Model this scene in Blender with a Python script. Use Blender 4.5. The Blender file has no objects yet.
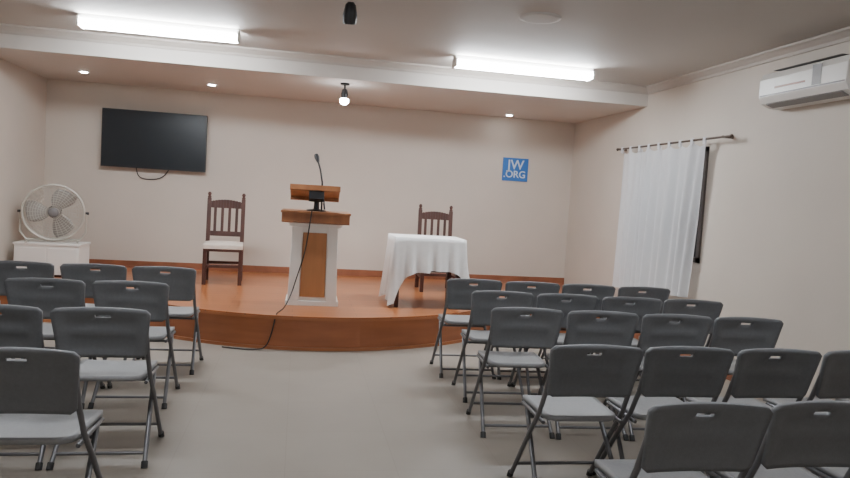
import bpy, math, random
from mathutils import Vector, Matrix
random.seed(4)
pi=math.pi
# ---------------- layout constants (metres) ----------------
XL,XR,YB,YN=-3.21,3.93,9.56,-3.0
ZS,ZC,ZT=2.69,2.91,0.32
YF=7.45

# ---------------- materials ----------------
def mat(name,col,rough=.6,metal=0,spec=.5,noise=0,nscale=8,bump=0,bscale=60,emis=None,estr=0,alpha=1,trans=0,stretch=None):
    m=bpy.data.materials.new(name); m.use_nodes=True
    nt=m.node_tree; b=nt.nodes['Principled BSDF']
    b.inputs['Base Color'].default_value=(*col,1)
    b.inputs['Roughness'].default_value=rough
    b.inputs['Metallic'].default_value=metal
    b.inputs['Specular IOR Level'].default_value=spec
    b.inputs['Alpha'].default_value=alpha
    if emis:
        b.inputs['Emission Color'].default_value=(*emis,1); b.inputs['Emission Strength'].default_value=estr
    tc=nt.nodes.new('ShaderNodeTexCoord'); mp=nt.nodes.new('ShaderNodeMapping')
    nt.links.new(tc.outputs['Object'],mp.inputs[0])
    if stretch: mp.inputs['Scale'].default_value=stretch
    if noise:
        n=nt.nodes.new('ShaderNodeTexNoise'); n.inputs['Scale'].default_value=nscale; n.inputs['Detail'].default_value=4
        nt.links.new(mp.outputs[0],n.inputs['Vector'])
        r=nt.nodes.new('ShaderNodeValToRGB')
        r.color_ramp.elements[0].position=.3; r.color_ramp.elements[1].position=.7
        r.color_ramp.elements[0].color=(*[c*(1-noise) for c in col],1)
        r.color_ramp.elements[1].color=(*[min(1,c*(1+noise)) for c in col],1)
        nt.links.new(n.outputs['Fac'],r.inputs[0]); nt.links.new(r.outputs[0],b.inputs['Base Color'])
    if bump:
        n2=nt.nodes.new('ShaderNodeTexNoise'); n2.inputs['Scale'].default_value=bscale
        nt.links.new(mp.outputs[0],n2.inputs['Vector'])
        bp=nt.nodes.new('ShaderNodeBump'); bp.inputs['Strength'].default_value=bump; bp.inputs['Distance'].default_value=.01
        nt.links.new(n2.outputs['Fac'],bp.inputs['Height']); nt.links.new(bp.outputs[0],b.inputs['Normal'])
    return m
M={}
M['wall']=mat('wall_paint',(.62,.555,.485),.6,noise=.03,nscale=1.5,bump=.08,bscale=40)
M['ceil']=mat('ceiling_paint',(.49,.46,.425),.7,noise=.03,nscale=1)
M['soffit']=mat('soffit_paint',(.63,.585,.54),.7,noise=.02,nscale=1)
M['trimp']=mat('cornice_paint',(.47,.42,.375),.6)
M['wood']=mat('lectern_wood',(.29,.115,.045),.4,noise=.35,nscale=6,stretch=(1,1,.15))
M['woodlt']=mat('panel_wood',(.42,.19,.075),.45,noise=.2,nscale=8,stretch=(1,1,.12))
M['wooddk']=mat('dark_wood',(.06,.022,.016),.4,noise=.3,nscale=10,stretch=(1,1,.2))
M['base']=mat('baseboard_wood',(.27,.10,.05),.4,noise=.2,nscale=5)
M['white']=mat('white_paint',(.80,.775,.73),.5)
M['cloth']=mat('white_cloth',(.80,.785,.77),.9,noise=.03,nscale=20)
M['pad']=mat('beige_cushion',(.60,.52,.45),.9,noise=.05,nscale=20)
M['black']=mat('black_plastic',(.012,.012,.014),.4)
M['screen']=mat('tv_glass',(.006,.010,.015),.3)
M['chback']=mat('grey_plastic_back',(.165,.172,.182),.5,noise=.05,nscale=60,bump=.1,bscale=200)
M['chseat_lit']=mat('grey_plastic_seat_lit',(.27,.272,.275),.5,noise=.05,nscale=60,bump=.1,bscale=200)  # same plastic as the back; light from above painted in as paler grey
M['chtube']=mat('grey_metal_tube',(.16,.16,.168),.35,metal=.5)
M['foot']=mat('rubber_foot',(.04,.04,.04),.8)
M['acw']=mat('ac_plastic',(.80,.78,.74),.35)
M['acg']=mat('ac_grey',(.20,.19,.19),.4)
M['fanm']=mat('fan_metal',(.58,.55,.49),.35,metal=.4)
M['fanb']=mat('fan_blade',(.34,.32,.29),.4,metal=.2)
M['blue']=mat('sign_blue',(.03,.16,.50),.5)
M['signw']=mat('sign_white',(.60,.70,.82),.5)
M['glass']=mat('window_dark_glass',(.05,.052,.055),.25)
M['frame']=mat('window_frame_metal',(.12,.10,.09),.4,metal=.3)
M['rod']=mat('rod_dark',(.09,.06,.045),.4)
M['tube']=mat('lamp_glare_body',(1,1,1),.4,emis=(.90,.95,1),estr=122)
M['tuber']=mat('lamp_glare_body_rear',(1,1,1),.4,emis=(.90,.94,1),estr=46)
M['bulb']=mat('spot_lamp',(1,1,1),.4,emis=(.95,.97,1),estr=110)
M['cable']=mat('cable_rubber',(.015,.015,.015),.5)
def sheer():
    m=bpy.data.materials.new('sheer_curtain'); m.use_nodes=True; nt=m.node_tree
    b=nt.nodes['Principled BSDF']; b.inputs['Base Color'].default_value=(.84,.85,.87,1); b.inputs['Roughness'].default_value=.9
    t=nt.nodes.new('ShaderNodeBsdfTranslucent'); t.inputs[0].default_value=(.8,.8,.83,1)
    mx=nt.nodes.new('ShaderNodeMixShader'); mx.inputs[0].default_value=.3
    tr=nt.nodes.new('ShaderNodeBsdfTransparent'); mx2=nt.nodes.new('ShaderNodeMixShader'); mx2.inputs[0].default_value=.12
    nt.links.new(b.outputs[0],mx.inputs[1]); nt.links.new(t.outputs[0],mx.inputs[2])
    nt.links.new(mx.outputs[0],mx2.inputs[1]); nt.links.new(tr.outputs[0],mx2.inputs[2])
    nt.links.new(mx2.outputs[0],nt.nodes['Material Output'].inputs[0]); return m
M['sheer']=sheer()
def floormat():
    m=bpy.data.materials.new('floor_tiles'); m.use_nodes=True; nt=m.node_tree; b=nt.nodes['Principled BSDF']
    tc=nt.nodes.new('ShaderNodeTexCoord')
    br=nt.nodes.new('ShaderNodeTexBrick'); br.offset=0; br.inputs['Scale'].default_value=1
    br.inputs['Brick Width'].default_value=.6; br.inputs['Row Height'].default_value=.6; br.inputs['Mortar Size'].default_value=.003
    br.inputs['Color1'].default_value=(.295,.262,.225,1); br.inputs['Color2'].default_value=(.302,.268,.23,1); br.inputs['Mortar'].default_value=(.275,.243,.208,1)
    nt.links.new(tc.outputs['Object'],br.inputs['Vector'])
    n=nt.nodes.new('ShaderNodeTexNoise'); n.inputs['Scale'].default_value=1.6; n.inputs['Detail'].default_value=5
    nt.links.new(tc.outputs['Object'],n.inputs['Vector'])
    r=nt.nodes.new('ShaderNodeValToRGB'); r.color_ramp.elements[0].color=(.84,.83,.81,1); r.color_ramp.elements[1].color=(1.08,1.08,1.08,1)
    nt.links.new(n.outputs['Fac'],r.inputs[0])
    mx=nt.nodes.new('ShaderNodeMix'); mx.data_type='RGBA'; mx.blend_type='MULTIPLY'; mx.inputs[0].default_value=1
    nt.links.new(br.outputs['Color'],mx.inputs[6]); nt.links.new(r.outputs[0],mx.inputs[7]); nt.links.new(mx.outputs[2],b.inputs['Base Color'])
    b.inputs['Roughness'].default_value=.45; b.inputs['Specular IOR Level'].default_value=.4
    return m
M['floor']=floormat()
def stagemat():
    m=bpy.data.materials.new('stage_wood'); m.use_nodes=True; nt=m.node_tree; b=nt.nodes['Principled BSDF']
    tc=nt.nodes.new('ShaderNodeTexCoord')
    br=nt.nodes.new('ShaderNodeTexBrick'); br.offset=.5; br.inputs['Scale'].default_value=1
    br.inputs['Brick Width'].default_value=1.2; br.inputs['Row Height'].default_value=.14; br.inputs['Mortar Size'].default_value=.003
    br.inputs['Color1'].default_value=(.35,.118,.040,1); br.inputs['Color2'].default_value=(.41,.145,.052,1); br.inputs['Mortar'].default_value=(.22,.08,.03,1)
    nt.links.new(tc.outputs['Object'],br.inputs['Vector'])
    n=nt.nodes.new('ShaderNodeTexNoise'); n.inputs['Scale'].default_value=5; mp=nt.nodes.new('ShaderNodeMapping'); mp.inputs['Scale'].default_value=(.3,3,3)
    nt.links.new(tc.outputs['Object'],mp.inputs[0]); nt.links.new(mp.outputs[0],n.inputs['Vector'])
    r=nt.nodes.new('ShaderNodeValToRGB'); r.color_ramp.elements[0].color=(.8,.8,.8,1); r.color_ramp.elements[1].color=(1.12,1.12,1.12,1)
    nt.links.new(n.outputs['Fac'],r.inputs[0])
    mx=nt.nodes.new('ShaderNodeMix'); mx.data_type='RGBA'; mx.blend_type='MULTIPLY'; mx.inputs[0].default_value=1
    nt.links.new(br.outputs['Color'],mx.inputs[6]); nt.links.new(r.outputs[0],mx.inputs[7]); nt.links.new(mx.outputs[2],b.inputs['Base Color'])
    b.inputs['Roughness'].default_value=.28
    return m
M['stage']=stagemat()
M['stagef']=mat('stage_front_wood',(.35,.122,.05),.35,noise=.15,nscale=4,stretch=(.4,.4,3))
M['stagel']=mat('stage_edge_wood',(.42,.16,.068),.3,noise=.1,nscale=4)

# ---------------- mesh builder ----------------
class B:
    def __init__(s): s.v=[];s.f=[];s.m=[];s.sm=[];s.mats=[]
    def mi(s,k):
        if k not in s.mats: s.mats.append(k)
        return s.mats.index(k)
    def add(s,vs,fs,k,smooth=False,T=None):
        o=len(s.v); i=s.mi(k)
        for p in vs:
            p=Vector(p)
            s.v.append(T@p if T else p)
        for f in fs: s.f.append([a+o for a in f]); s.m.append(i); s.sm.append(smooth)
    def box(s,a,b,k,T=None,taper=None):
        x0,y0,z0=a;x1,y1,z1=b
        vs=[(x0,y0,z0),(x1,y0,z0),(x1,y1,z0),(x0,y1,z0),(x0,y0,z1),(x1,y0,z1),(x1,y1,z1),(x0,y1,z1)]
        s.add(vs,[(3,2,1,0),(4,5,6,7),(0,1,5,4),(1,2,6,5),(2,3,7,6),(3,0,4,7)],k,False,T)
    def prism(s,poly,ax0,ax1,k,axis='x',T=None,smooth=False):
        n=len(poly); vs=[]
        for a in (ax0,ax1):
            for p in poly:
                if axis=='x': vs.append((a,p[0],p[1]))
                elif axis=='y': vs.append((p[0],a,p[1]))
                else: vs.append((p[0],p[1],a))
        fs=[[i,(i+1)%n,(i+1)%n+n,i+n] for i in range(n)]+[list(range(n))[::-1],list(range(n,2*n))]
        s.add(vs,fs,k,smooth,T)
    def tube(s,pts,r,k,seg=8,closed=False,T=None):
        pts=[Vector(p) for p in pts]; n=len(pts); vs=[];fs=[]
        rr=r if isinstance(r,(list,tuple)) else [r]*n
        ref=None
        for i,p in enumerate(pts):
            if closed: d=pts[(i+1)%n]-pts[i-1]
            else: d=pts[min(i+1,n-1)]-pts[max(i-1,0)]
            d.normalize()
            if ref is None:
                ref=Vector((0,0,1)) if abs(d.z)<.9 else Vector((1,0,0))
            a=d.cross(ref)
            if a.length<1e-4: a=d.cross(Vector((0,1,0)))
            a.normalize(); b=a.cross(d); ref=b
            for j in range(seg):
                t=2*pi*j/seg; vs.append(p+(a*math.cos(t)+b*math.sin(t))*rr[i])
        m=n if closed else n-1
        for i in range(m):
            for j in range(seg):
                i2=(i+1)%n; fs.append([i*seg+j,i*seg+(j+1)%seg,i2*seg+(j+1)%seg,i2*seg+j])
        s.add(vs,fs,k,True,T)
        if not closed:
            s.add(vs[:seg],[list(range(seg))],k,False,T); s.add(vs[-seg:],[list(range(seg))[::-1]],k,False,T)
    def lathe(s,prof,c,k,seg=20,T=None):
        vs=[];fs=[];n=len(prof)
        for (r,z) in prof:
            for j in range(seg):
                t=2*pi*j/seg; vs.append((c[0]+r*math.cos(t),c[1]+r*math.sin(t),c[2]+z))
        for i in range(n-1):
            for j in range(seg):
                fs.append([i*seg+j,i*seg+(j+1)%seg,(i+1)*seg+(j+1)%seg,(i+1)*seg+j])
        s.add(vs,fs,k,True,T)
        s.add(vs[:seg],[list(range(seg))[::-1]],k,False,T); s.add(vs[-seg:],[list(range(seg))],k,False,T)
    def shell(s,P,N,nx,nz,k,th,mask=None,T=None):
        W=nx+1; vs=[]
        for j in range(nz+1):
            for i in range(W): vs.append(Vector(P(i,j)))
        o=len(vs); nv=Vector(N)*th
        vs+= [v+nv for v in vs[:o]]
        ok=lambda i,j: 0<=i<nx and 0<=j<nz and not(mask and mask(i,j))
        fs=[]
        for j in range(nz):
            for i in range(nx):
                if not ok(i,j): continue
                a=j*W+i;b=a+1;c=b+W;d=a+W
                fs.append([a,b,c,d]); fs.append([d+o,c+o,b+o,a+o])
                if not ok(i,j-1): fs.append([b,a,a+o,b+o])
                if not ok(i,j+1): fs.append([d,c,c+o,d+o])
                if not ok(i-1,j): fs.append([a,d,d+o,a+o])
                if not ok(i+1,j): fs.append([c,b,b+o,c+o])
        s.add(vs,fs,k,True,T)
    def mesh(s,name):
        me=bpy.data.meshes.new(name); me.from_pydata([tuple(v) for v in s.v],[],s.f)
        for k in s.mats: me.materials.append(M[k])
        for i,p in enumerate(me.polygons): p.material_index=s.m[i]; p.use_smooth=s.sm[i]
        me.update()
        import bmesh
        bm=bmesh.new(); bm.from_mesh(me); bmesh.ops.recalc_face_normals(bm,faces=bm.faces[:]); bm.to_mesh(me); bm.free()
        return me
    def obj(s,name,loc=(0,0,0),rz=0,bevel=0):
        o=bpy.data.objects.new(name,s.mesh(name)); bpy.context.collection.objects.link(o)
        o.location=loc; o.rotation_euler=(0,0,rz)
        if bevel:
            md=o.modifiers.new('bev','BEVEL'); md.width=bevel; md.segments=2; md.limit_method='ANGLE'; md.angle_limit=.7
        return o

# ---------------- room shell ----------------
b=B(); b.box((XL-.15,YN-.15,-.1),(XR+.15,YB+.15,0),'floor'); b.obj('floor')
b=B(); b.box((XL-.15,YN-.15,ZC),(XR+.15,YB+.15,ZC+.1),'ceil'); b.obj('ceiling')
b=B(); b.box((XL,YF,ZS),(XR,YB,ZC),'soffit'); b.obj('ceiling_soffit')
b=B(); b.box((XL-.15,YB,0),(XR+.15,YB+.15,ZC),'wall'); b.obj('wall_back')
b=B(); b.box((XL-.15,YN,0),(XL,YB,ZC),'wall'); b.obj('wall_left')
b=B(); b.box((XL-.15,YN-.15,0),(XR+.15,YN,ZC),'wall'); b.obj('wall_front')
WY0,WY1,WZ0,WZ1=6.14,7.5,1.0,2.15
b=B()
b.box((XR,YN,0),(XR+.15,WY0,ZC),'wall'); b.box((XR,WY1,0),(XR+.15,YB,ZC),'wall')
b.box((XR,WY0,0),(XR+.15,WY1,WZ0),'wall'); b.box((XR,WY0,WZ1),(XR+.15,WY1,ZC),'wall')
b.obj('wall_right')
b=B()
fx0,fx1=XR-.02,XR+.09
for (y0,y1,z0,z1) in [(WY0,WY0+.05,WZ0,WZ1),(WY1-.05,WY1,WZ0,WZ1),(WY0,WY1,WZ0,WZ0+.05),(WY0,WY1,WZ1-.05,WZ1),((WY0+WY1)/2-.025,(WY0+WY1)/2+.025,WZ0,WZ1)]:
    b.box((fx0,y0,z0),(fx1,y1,z1),'frame')
b.box((XR+.03,WY0+.02,WZ0+.02),(XR+.04,WY1-.02,WZ1-.02),'glass')
b.obj('window_1')
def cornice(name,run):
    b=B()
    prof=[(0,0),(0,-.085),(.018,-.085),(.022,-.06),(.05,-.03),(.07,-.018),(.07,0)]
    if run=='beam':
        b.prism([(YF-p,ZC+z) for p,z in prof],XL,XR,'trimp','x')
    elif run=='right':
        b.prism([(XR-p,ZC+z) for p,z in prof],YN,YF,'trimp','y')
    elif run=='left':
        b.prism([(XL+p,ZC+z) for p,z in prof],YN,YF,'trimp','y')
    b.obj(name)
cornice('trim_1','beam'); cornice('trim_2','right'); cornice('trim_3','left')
b=B(); b.box((XL,YB-.015,ZT),(XR,YB,ZT+.09),'base'); b.obj('baseboard_back')
b=B(); b.box((XR-.015,YN,0),(XR,7.38,.08),'base'); b.obj('baseboard_right')
b=B(); b.box((XL,YN,0),(XL+.015,7.38,.08),'base'); b.obj('baseboard_left')

# ---------------- stage platform ----------------
cx,cy,R0=.25,8.78,2.42
yend=7.4
def arc(r,y):
    h=math.sqrt(r*r-(cy-y)**2); s=math.atan2(y-cy,-h); e=math.atan2(y-cy,h)
    return [(cx+r*math.cos(s+(e-s)*i/48),cy+r*math.sin(s+(e-s)*i/48)) for i in range(49)]
def outline(g):
    A=arc(R0+g,yend-g); q=.004; return [(XL+q,yend-g)]+A+[(XR-q,yend-g),(XR-q,YB-q),(XL+q,YB-q)]
b=B()
b.prism(outline(0),0,ZT-.035,'stagef','z'); 
b.prism(outline(.02),ZT-.035,ZT-.012,'stagel','z')
b.prism(outline(.017),ZT-.012,ZT,'stage','z')
b.prism(outline(.012),0,.03,'stagel','z')
b.obj('stage_platform')

# ---------------- folding chairs ----------------
def folding_chair_mesh():
    b=B()
    for s in (-1,1):
        b.tube([(s*.212,0.0,.818),(s*.213,.03,.70),(s*.215,.075,.58),(s*.218,.13,.47),(s*.222,.24,.33),(s*.228,.46,.03),(s*.23,.475,.01)],.0125,'chtube',8)
        b.tube([(s*.19,.40,.425),(s*.20,.34,.38),(s*.222,.06,.05),(s*.226,.02,.01)],.0125,'chtube',8)
        b.tube([(s*.23,.465,.03),(s*.231,.482,0)],.017,'foot',8)
        b.tube([(s*.225,.035,.03),(s*.227,.015,0)],.017,'foot',8)
        b.tube([(s*.205,.10,.43),(s*.205,.42,.43)],.010,'chtube',6)
    b.tube([(-.222,.07,.062),(.222,.07,.062)],.009,'chtube',6)
    b.tube([(-.226,.41,.10),(.226,.41,.10)],.009,'chtube',6)
    b.tube([(-.2,.34,.38),(.2,.34,.38)],.009,'chtube',6)
    nx,nz=24,14
    def P(i,j):
        u=i/nx*2-1; v=j/nz
        w=.212+.024*v
        vv=abs(v*2-1); e=max(0,(vv-.80)/.20); w-= .022*(1-math.sqrt(max(0,1-e*e)))
        x=u*w
        z=.572+.258*v + (.006*(1-u*u) if v>.5 else -.006*(1-u*u)*(1-2*v))
        y=.072*(1-v)+ .028*(1-u*u)-.022
        fld=math.exp(-((abs(u))/.80)**12)*math.exp(-((v-.46)/.36)**8)
        y+= .012*fld
        y-= .008*math.exp(-((v-.50)/.07)**2)*math.exp(-(abs(u)/.72)**10)
        return (x,y,z)
    mask=lambda i,j: j==11 and 10<=i<14
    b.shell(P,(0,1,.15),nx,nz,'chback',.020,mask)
    nx2,ny2=16,16
    def S(i,j):
        u=i/nx2*2-1; v=j/ny2
        w=.185+.018*v; vv=abs(v*2-1); e=max(0,(vv-.7)/.3); w-=.05*(1-math.sqrt(max(0,1-e*e)))
        z=.462-.014*(1-u*u)*(1-(2*v-1)**2) - (.018*max(0,(v-.85)/.15)**2)
        return (u*w,.095+.40*v,z)
    b.shell(S,(0,0,-1),nx2,ny2,'chseat_lit',.026)
    return b.mesh('folding_chair')
CH=folding_chair_mesh()
def fchair(x,y,rz=0):
    o=bpy.data.objects.new('folding_chair',CH); bpy.context.collection.objects.link(o)
    o.location=(x,y,0); o.rotation_euler=(0,0,rz+random.uniform(-.02,.02)); return o
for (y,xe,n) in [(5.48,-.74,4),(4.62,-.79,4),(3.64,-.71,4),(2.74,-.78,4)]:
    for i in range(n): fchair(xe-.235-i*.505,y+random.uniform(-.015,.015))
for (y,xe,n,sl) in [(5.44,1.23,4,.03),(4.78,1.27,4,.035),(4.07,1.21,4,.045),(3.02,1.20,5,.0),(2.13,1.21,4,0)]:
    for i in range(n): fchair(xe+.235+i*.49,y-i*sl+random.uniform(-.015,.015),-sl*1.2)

# ---------------- wooden high-back chairs ----------------
def wchair_mesh():
    b=B()
    w,d=.20,.21
    for s in (-1,1):
        b.box((s*w-.022,-d-.02,0),(s*w+.022,-d+.022,.43),'wooddk')
        b.prism([(d-.02,0),(d+.02,0),(d+.02,.45),(d+.07,1.00),(d+.035,1.00),(d-.02,.45)],s*w-.024,s*w+.024,'wooddk','x')
        b.lathe([(.018,0),(.026,.012),(.014,.025),(.024,.045),(.018,.062),(.004,.072)],(s*w,d+.052,1.00),'wooddk',12)
        b.box((s*w-.014,-d,.16),(s*w+.014,d,.195),'wooddk')
    b.box((-w,-d-.012,.20),(w,-d+.012,.235),'wooddk'); b.box((-w,d-.012,.20),(w,d+.012,.235),'wooddk')
    b.box((-w-.02,-d-.03,.39),(w+.02,d+.02,.435),'wooddk')
    nx=12
    def C(i,j):
        u=i/nx*2-1;v=j/nx*2-1
        return (u*.22,v*.215-.015,.475+.02*(1-u**4)*(1-v**4))
    b.shell(C,(0,0,-1),nx,nx,'pad',.042)
    b.box((-.222,-d-.036,.42),(.222,-d-.028,.468),'pad')
    lean=lambda z:d+.0+(z-.45)*.088
    T=lambda z0,z1,x0,x1,th=.022:b.prism([(lean(z0),z0),(lean(z0)+th,z0),(lean(z1)+th,z1),(lean(z1),z1)],x0,x1,'wooddk','x')
    T(.54,.60,-w,w); 
    n=12
    for i in range(n):
        x0=-w+2*w*i/n;x1=-w+2*w*(i+1)/n;xm=(x0+x1)/2
        T(.88,.955+.03*math.cos(xm/w*pi/2),x0,x1,.026)
    for i in range(4):
        x=-.126+i*.084; T(.59,.89,x-.017,x+.017,.014)
    return b.mesh('wooden_chair')
WC=wchair_mesh()
for x,y,rz in [(-.84,8.42,.06),(1.745,8.42,-.03)]:
    o=bpy.data.objects.new('wooden_chair',WC); bpy.context.collection.objects.link(o)
    o.location=(x,y,ZT); o.rotation_euler=(0,0,rz)
    md=o.modifiers.new('bev','BEVEL'); md.width=.004; md.segments=2; md.limit_method='ANGLE'; md.angle_limit=.7

# ---------------- lectern ----------------
b=B()
def frust(x0,x1,y0,y1,z0,X0,X1,Y0,Y1,z1,k):
    b.add([(x0,y0,z0),(x1,y0,z0),(x1,y1,z0),(x0,y1,z0),(X0,Y0,z1),(X1,Y0,z1),(X1,Y1,z1),(X0,Y1,z1)],[(3,2,1,0),(4,5,6,7),(0,1,5,4),(1,2,6,5),(2,3,7,6),(3,0,4,7)],k)
b.box((-.265,-.02,0),(.265,.38,.05),'white')
frust(-.245,.245,0,.36,.05,-.225,.225,.0,.36,.80,'white')
for s in (-1,1):
    frust(s*.19-.055,s*.19+.055,-.02,.0,.05,s*.175-.05,s*.175+.05,-.02,.0,.80,'white')
frust(-.125,.125,-.014,.0,.09,-.118,.118,-.014,.0,.74,'woodlt')
b.box((-.26,-.035,.80),(.26,.38,.84),'white')
b.prism([(-.09,.845),(-.09,.93),(-.07,.95),(.42,.95),(.42,.845),(-.05,.835)],-.335,.335,'wood','x')
b.prism([(-.10,.93),(-.10,.955),(.43,.955),(.43,.93)],-.345,.345,'wood','x')
b.lathe([(.10,0),(.10,.012),(.03,.022),(.026,.06),(.026,.16),(.04,.17)],(.0,.15,.955),'black',16)
T=Matrix.Translation((-.02,.15,1.155))@Matrix.Rotation(math.radians(-18),4,'X')
b.box((-.25,-.17,-.012),(.25,.17,.012),'woodlt',T)
b.box((-.25,.15,-.05),(.25,.175,.03),'wood',T); b.box((-.25,-.175,-.045),(.25,-.155,.012),'wood',T)
b.box((-.06,-.165,-.13),(.09,-.06,-.045),'black',T)
b.tube([(.05,.02,.955),(.05,.02,1.10),(.045,.03,1.25),(.02,.06,1.38),(-.01,.10,1.47)],.010,'black',8)
b.tube([(-.005,.095,1.455),(-.02,.115,1.50),(-.03,.13,1.53)],[.014,.026,.02],'black',12)
b.tube([(.05,.02,1.12),(.07,-.02,1.06),(.08,-.04,.98)],.01,'black',8)
b.obj('lectern',(.185,6.97,ZT),-.02,bevel=.004)
def bez(name,pts,r,k='cable'):
    c=bpy.data.curves.new(name,'CURVE'); c.dimensions='3D'; c.bevel_depth=r; c.bevel_resolution=2
    sp=c.splines.new('NURBS'); sp.points.add(len(pts)-1); sp.use_endpoint_u=True; sp.order_u=3
    for p,q in zip(sp.points,pts): p.co=(*q,1)
    c.materials.append(M[k]); o=bpy.data.objects.new(name,c); bpy.context.collection.objects.link(o); return o
bez('microphone_cable',[(.14,6.86,1.29),(.12,6.86,1.1),(.09,6.88,.85),(.02,6.90,.6),(-.02,6.86,.45),(-.08,6.70,.335),(-.12,6.52,.335),(-.15,6.40,.33),(-.17,6.365,.2),(-.22,6.345,.02),(-.33,6.33,.008),(-.48,6.36,.008),(-.62,6.42,.008)],.006)

# ---------------- table with cloth ----------------
b=B()
tx,ty,tz=.375,.27,.735
b.box((-tx,-ty,tz-.03),(tx,ty,tz-.003),'wood')
for sx in (-1,1):
    for sy in (-1,1): b.box((sx*(tx-.05)-.022,sy*(ty-.05)-.022,0),(sx*(tx-.05)+.022,sy*(ty-.05)+.022,tz-.03),'wooddk')
N=160
def perim(t,g):
    hx,hy=tx+g,ty+g; L=[2*hx,2*hy,2*hx,2*hy]; tot=sum(L); s=t*tot
    if s<L[0]: p=Vector((-hx+s,-hy))
    elif s<L[0]+L[1]: p=Vector((hx,-hy+s-L[0]))
    elif s<2*L[0]+L[1]: p=Vector((hx-(s-L[0]-L[1]),hy))
    else: p=Vector((-hx,hy-(s-2*L[0]-L[1])))
    return p
K=10
vs=[];fs=[]
for k in range(K+1):
    v=k/K
    for i in range(N):
        t=i/N; p=perim(t,.006+.006*v)
        cxn=min(1,abs(p.x)/(tx+.004)); cyn=min(1,abs(p.y)/(ty+.004))
        if p.x<0:
            drop=.36+.355*(cxn**4)*(cyn**3)
            if p.x<-tx-.002: drop=.64+.075*cyn**3
        else:
            drop=.34+.12*(cxn**6)*(cyn**3)
        f=(.012+.030*v)*v*(math.sin(t*2*pi*17)+.6*math.sin(t*2*pi*29+1))*.5
        nn=Vector((1 if p.x>=tx else (-1 if p.x<=-tx else 0),1 if p.y>=ty else (-1 if p.y<=-ty else 0)))
        if nn.length: nn.normalize()
        q=p+nn*(f+.025*v+.03*v*cxn**6*cyn**6)
        vs.append((q.x,q.y,tz+.003-drop*v))
for k in range(K):
    for i in range(N): fs.append([k*N+i,k*N+(i+1)%N,(k+1)*N+(i+1)%N,(k+1)*N+i])
fs.append(list(range(N)))
b.add(vs,fs,'cloth',False)
for i in range(len(b.f)-len(fs),len(b.f)-1): b.sm[i]=True
b.obj('table_with_tablecloth',(1.385,7.28,ZT),0)

# ---------------- television ----------------
b=B()
b.box((-.645,-.03,-.37),(.645,.03,.37),'black'); b.box((-.632,-.033,-.352),(.632,-.030,.358),'screen')
b.box((-.25,.03,-.2),(.25,.088,.2),'black')
b.obj('television',(-1.865,YB-.09,2.0),0,bevel=.004)
bez('television_cable',[(-2.10,YB-.03,1.66),(-2.09,YB-.02,1.56),(-2.04,YB-.02,1.50),(-1.92,YB-.02,1.49),(-1.80,YB-.02,1.51),(-1.72,YB-.02,1.58),(-1.68,YB-.03,1.66)],.006)

# ---------------- wall sign ----------------
b=B(); b.box((-.19,-.015,-.165),(.19,0,.165),'blue'); sg=b.obj('wall_sign',(3.06,YB-.002,1.955))
for txt,sz,z,x in [('JW',.19,.005,-.0),('.ORG',.14,-.115,-.01)]:
    c=bpy.data.curves.new(txt,'FONT'); c.body=txt; c.size=sz; c.align_x='CENTER'; c.extrude=.002; c.offset=.0025
    c.materials.append(M['signw']); o=bpy.data.objects.new('sign_lettering',c); bpy.context.collection.objects.link(o)
    o.parent=sg; o.location=(x,-.018,z); o.rotation_euler=(pi/2,0,0)

# ---------------- fan on cabinet ----------------
b=B()
b.box((-.34,-.2,.03),(.34,.2,.36),'white'); b.box((-.35,-.21,.36),(.35,.21,.385),'white'); b.box((-.32,-.18,0),(.32,.18,.03),'wooddk')
b.box((-.32,-.206,.06),(-.01,-.2,.33),'white');b.box((.01,-.206,.06),(.32,-.2,.33),'white')
b.obj('white_cabinet',(-2.76,8.55,ZT),0,bevel=.004)
b=B()
Rf=.315; zc=.345
for k in range(1,13):
    r=Rf*k/12; yy=-.09+.045*(k/12)**3
    b.tube([(r*math.cos(t*2*pi/32),yy,zc+r*math.sin(t*2*pi/32)) for t in range(32)],.0028 if k<12 else .015,'fanm',6,True)
for k in range(5,11,1):
    r=Rf*k/10
    b.tube([(r*math.cos(t*2*pi/32),.10-.03*(k/10),zc+r*math.sin(t*2*pi/32)) for t in range(32)],.002 if k<10 else .009,'fanm',5,True)
for i in range(32):
    t=i*2*pi/32; c,s_=math.cos(t),math.sin(t)
    b.tube([(.03*c,-.092,zc+.03*s_),(.2*c,-.083,zc+.2*s_),(Rf*c,-.045,zc+Rf*s_),(Rf*c,.06,zc+Rf*s_),(.1*c,.10,zc+.1*s_)],.0022,'fanm',4)
Tf=Matrix.Translation((0,0,zc))@Matrix.Rotation(pi/2,4,'X')
b.lathe([(.05,-.12),(.06,-.02),(.06,.03),(.05,.045),(.02,.05)],(0,0,0),'fanb',20,Tf)
b.lathe([(.055,.092),(.055,.100),(.01,.102)],(0,0,0),'acg',20,Tf)
b.lathe([(.07,-.20),(.075,-.17),(.075,-.10),(.05,-.09)],(0,0,0),'black',20,Tf)
for i in range(3):
    a=i*2*pi/3+.4
    Tb=Matrix.Translation((0,0,zc))@Matrix.Rotation(a,4,'Y')
    def PB(i_,j_):
        r=.05+.23*j_/8; w=(.05+.10*math.sin(min(1,j_/8*1.1)*pi*.62)); u=i_/6-.5
        return (u*w*1.6+.04*(j_/8),-.02+u*.07,r*math.sqrt(max(.2,1-u*u*.5)))
    b.shell(PB,(0,1,0),6,8,'fanb',.003,None,Tb)
b.tube([(Rf+.02,.0,zc),(Rf+.02,.0,.12),(Rf-.04,0,.03),(-Rf+.04,0,.03),(-Rf-.02,0,.12),(-Rf-.02,0,zc)],.013,'fanm',8)
for s in (-1,1):
    b.tube([(s*(Rf-.06),-.16,.012),(s*(Rf-.06),.16,.012)],.012,'fanm',8)
    b.tube([(s*(Rf-.01),0,zc),(s*(Rf+.05),0,zc)],.016,'black',10)
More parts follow.
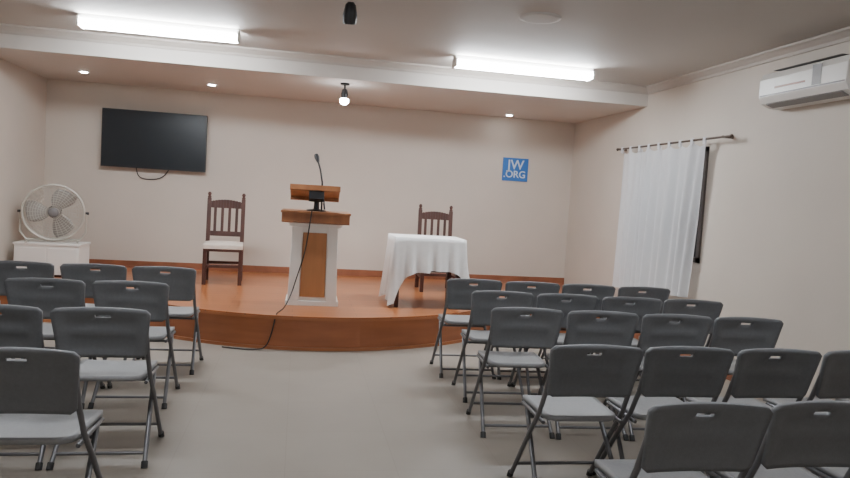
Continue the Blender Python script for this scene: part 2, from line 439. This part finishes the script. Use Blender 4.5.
b.obj('metal_fan',(-2.76,8.55,ZT+.385),.25)

# ---------------- air conditioner ----------------
b=B()
pr=[(0,0),(.0,.29),(-.13,.29),(-.19,.27),(-.215,.22),(-.215,.08),(-.19,.03),(-.12,0)]
L=.92
b.prism(pr,0,L,'acw','y')
b.prism([(-.219,.085),(-.219,.095),(-.20,.095),(-.20,.085)],.01,L-.01,'acg','y')
b.prism([(-.195,.02),(-.125,-.004),(-.12,.004),(-.19,.03)],.06,L-.06,'acg','y')
b.box((-.18,.1,.292),(-.02,L-.1,.294),'acg')
b.box((-.2175,.24,.10),(-.214,.33,.25),'acg')
b.box((-.2175,.40,.135),(-.214,.74,.150),'base')
for s in (-.004,L-.004): b.prism([(x*1.0,z) for x,z in pr],s,s+.008,'acw','y')
b.obj('air_conditioner',(XR-.001,4.24,2.395),0,bevel=.006)

# ---------------- curtain + rod ----------------
b=B()
xr=XR-.10; rz=2.21
b.tube([(xr,5.66,rz),(xr,7.92,rz)],.011,'rod',10)
for y in (5.66,7.92): b.lathe([(.011,-.015),(.018,0),(.011,.015)],(0,0,0),'rod',12,Matrix.Translation((xr,y,rz))@Matrix.Rotation(pi/2,4,'X'))
for y in (5.78,7.88): b.box((xr-.01,y-.012,rz-.012),(XR-.002,y+.012,rz+.012),'rod')
rod=b.obj('rod')
b=B()
nu,nv=150,24
def CP(i,j):
    u=i/nu; v=j/nv
    y=6.05+1.73*u+.12*v*(1-u)
    amp=.008+.018*min(1,v*2)
    ph=u*2*pi*11+1.6*math.sin(u*9)
    x=xr+amp*math.sin(ph)+.016*math.sin(u*2*pi*4.3+v*2)
    topsag=.045*abs(math.sin(u*pi*8))*max(0,1-v*8)
    z=(2.19-topsag)*(1-v)+(.53+.12*(1-u))*v
    return (x,y,z)
vs=[CP(i,j) for j in range(nv+1) for i in range(nu+1)]
fs=[[j*(nu+1)+i,j*(nu+1)+i+1,(j+1)*(nu+1)+i+1,(j+1)*(nu+1)+i] for j in range(nv) for i in range(nu)]
b.add(vs,fs,'sheer',True)
for k in range(9):
    y=6.06+k*.214
    b.tube([(xr+.016*math.cos(t),y,rz+.0+.016*math.sin(t)) for t in [i*2*pi/12 for i in range(12)]],.004,'sheer',6,True)
    b.box((xr-.004,y-.02,rz-.06),(xr-.001,y+.02,rz+.02),'sheer')
    b.box((xr-.018,y-.02,rz-.05),(xr-.015,y+.02,rz+.018),'sheer')
cu=b.obj('curtain'); rod.parent=cu

# ---------------- lamps ----------------
def tubelight(x0,x1,y,k='tube'):
    b=B(); L=x1-x0
    b.box((-L/2,-.05,-.045),(L/2,.05,0),'white')
    b.box((-L/2,-.09,-.115),(-L/2+.015,.09,-.03),'white'); b.box((L/2-.015,-.09,-.115),(L/2,.09,-.03),'white')
    b.prism([(-.05,-.046),(-.085,-.06),(-.085,-.085),(-.06,-.108),(.06,-.108),(.085,-.085),(.085,-.06),(.05,-.046)],-L/2+.015,L/2-.015,k,'x')  # glowing body shaped wider than the tube, to imitate its glare
    b.obj('fluorescent_lamp',((x0+x1)/2,y,ZC))
tubelight(-1.97,-.60,6.62); tubelight(1.46,2.92,6.78)
tubelight(-1.92,-.60,2.6,'tuber'); tubelight(1.5,2.9,2.6,'tuber'); tubelight(-.6,.9,-1.2,'tuber')
def downlight(x,y):
    b=B(); b.lathe([(.055,-.012),(.06,-.004),(.06,0)],(0,0,0),'white',20); b.lathe([(.038,-.018),(.038,-.010)],(0,0,0),'bulb',16)
    b.obj('recessed_downlight',(x,y,ZS))
downlight(-2.49,8.58);downlight(-1.09,8.73);downlight(2.81,9.2)
b=B()
b.lathe([(.05,-.02),(.05,0)],(0,0,0),'black',16)
b.tube([(0,0,0),(0,0,-.07)],.010,'black',8)
b.lathe([(.035,-.17),(.038,-.12),(.03,-.07),(.012,-.06)],(0,0,0),'black',16)
b.lathe([(.02,-.235),(.048,-.215),(.05,-.182),(.04,-.168)],(0,0,0),'bulb',16)
b.obj('pendant_spotlight',(.45,7.75,ZS))
b=B()
b.lathe([(.05,-.02),(.05,0)],(0,0,0),'black',16)
b.tube([(0,0,0),(0,0,-.05)],.012,'black',8)
Ts=Matrix.Translation((0,0,-.12))@Matrix.Rotation(math.radians(15),4,'X')
b.lathe([(.048,-.10),(.052,-.04),(.038,.03),(.02,.05)],(0,0,0),'black',16,Ts)
b.lathe([(.036,-.104),(.036,-.09)],(0,0,0),'acg',16,Ts)
b.obj('ceiling_spotlight',(.30,5.0,ZC))
b=B(); b.lathe([(.13,-.012),(.16,-.006),(.16,0)],(0,0,0),'ceil',28); b.obj('ceiling_cover_plate',(1.75,5.1,ZC))

l=bpy.data.lights.new('pendant_spot_light','SPOT'); l.energy=150; l.spot_size=2.6; l.spot_blend=1; l.shadow_soft_size=.06
o=bpy.data.objects.new('pendant_spot_light',l); bpy.context.collection.objects.link(o); o.location=(.45,7.75,ZS-.25)

w=bpy.data.worlds.new('World'); bpy.context.scene.world=w; w.use_nodes=True
w.node_tree.nodes['Background'].inputs[0].default_value=(.6,.6,.65,1); w.node_tree.nodes['Background'].inputs[1].default_value=.1
bpy.context.scene.view_settings.exposure=-.38

# ---------------- camera ----------------
f,yaw,pitch,roll=685,.186,.063,.061
cyw,syw=math.cos(yaw),math.sin(yaw); cp,sp=math.cos(pitch),math.sin(pitch)
F=Vector((syw*cp,cyw*cp,-sp)); R=Vector((cyw,-syw,0)); U=R.cross(F)
c,s=math.cos(roll),math.sin(roll)
R,U=R*c+U*s,U*c-R*s
cam=bpy.data.cameras.new('camera'); co=bpy.data.objects.new('camera',cam); bpy.context.collection.objects.link(co)
m=Matrix.Identity(4)
for i in range(3): m[i][0]=R[i];m[i][1]=U[i];m[i][2]=-F[i]
m[0][3],m[1][3],m[2][3]=0,0,1.5
co.matrix_world=m
cam.sensor_width=36; cam.lens=f/850*36; cam.clip_start=.05
bpy.context.scene.camera=co
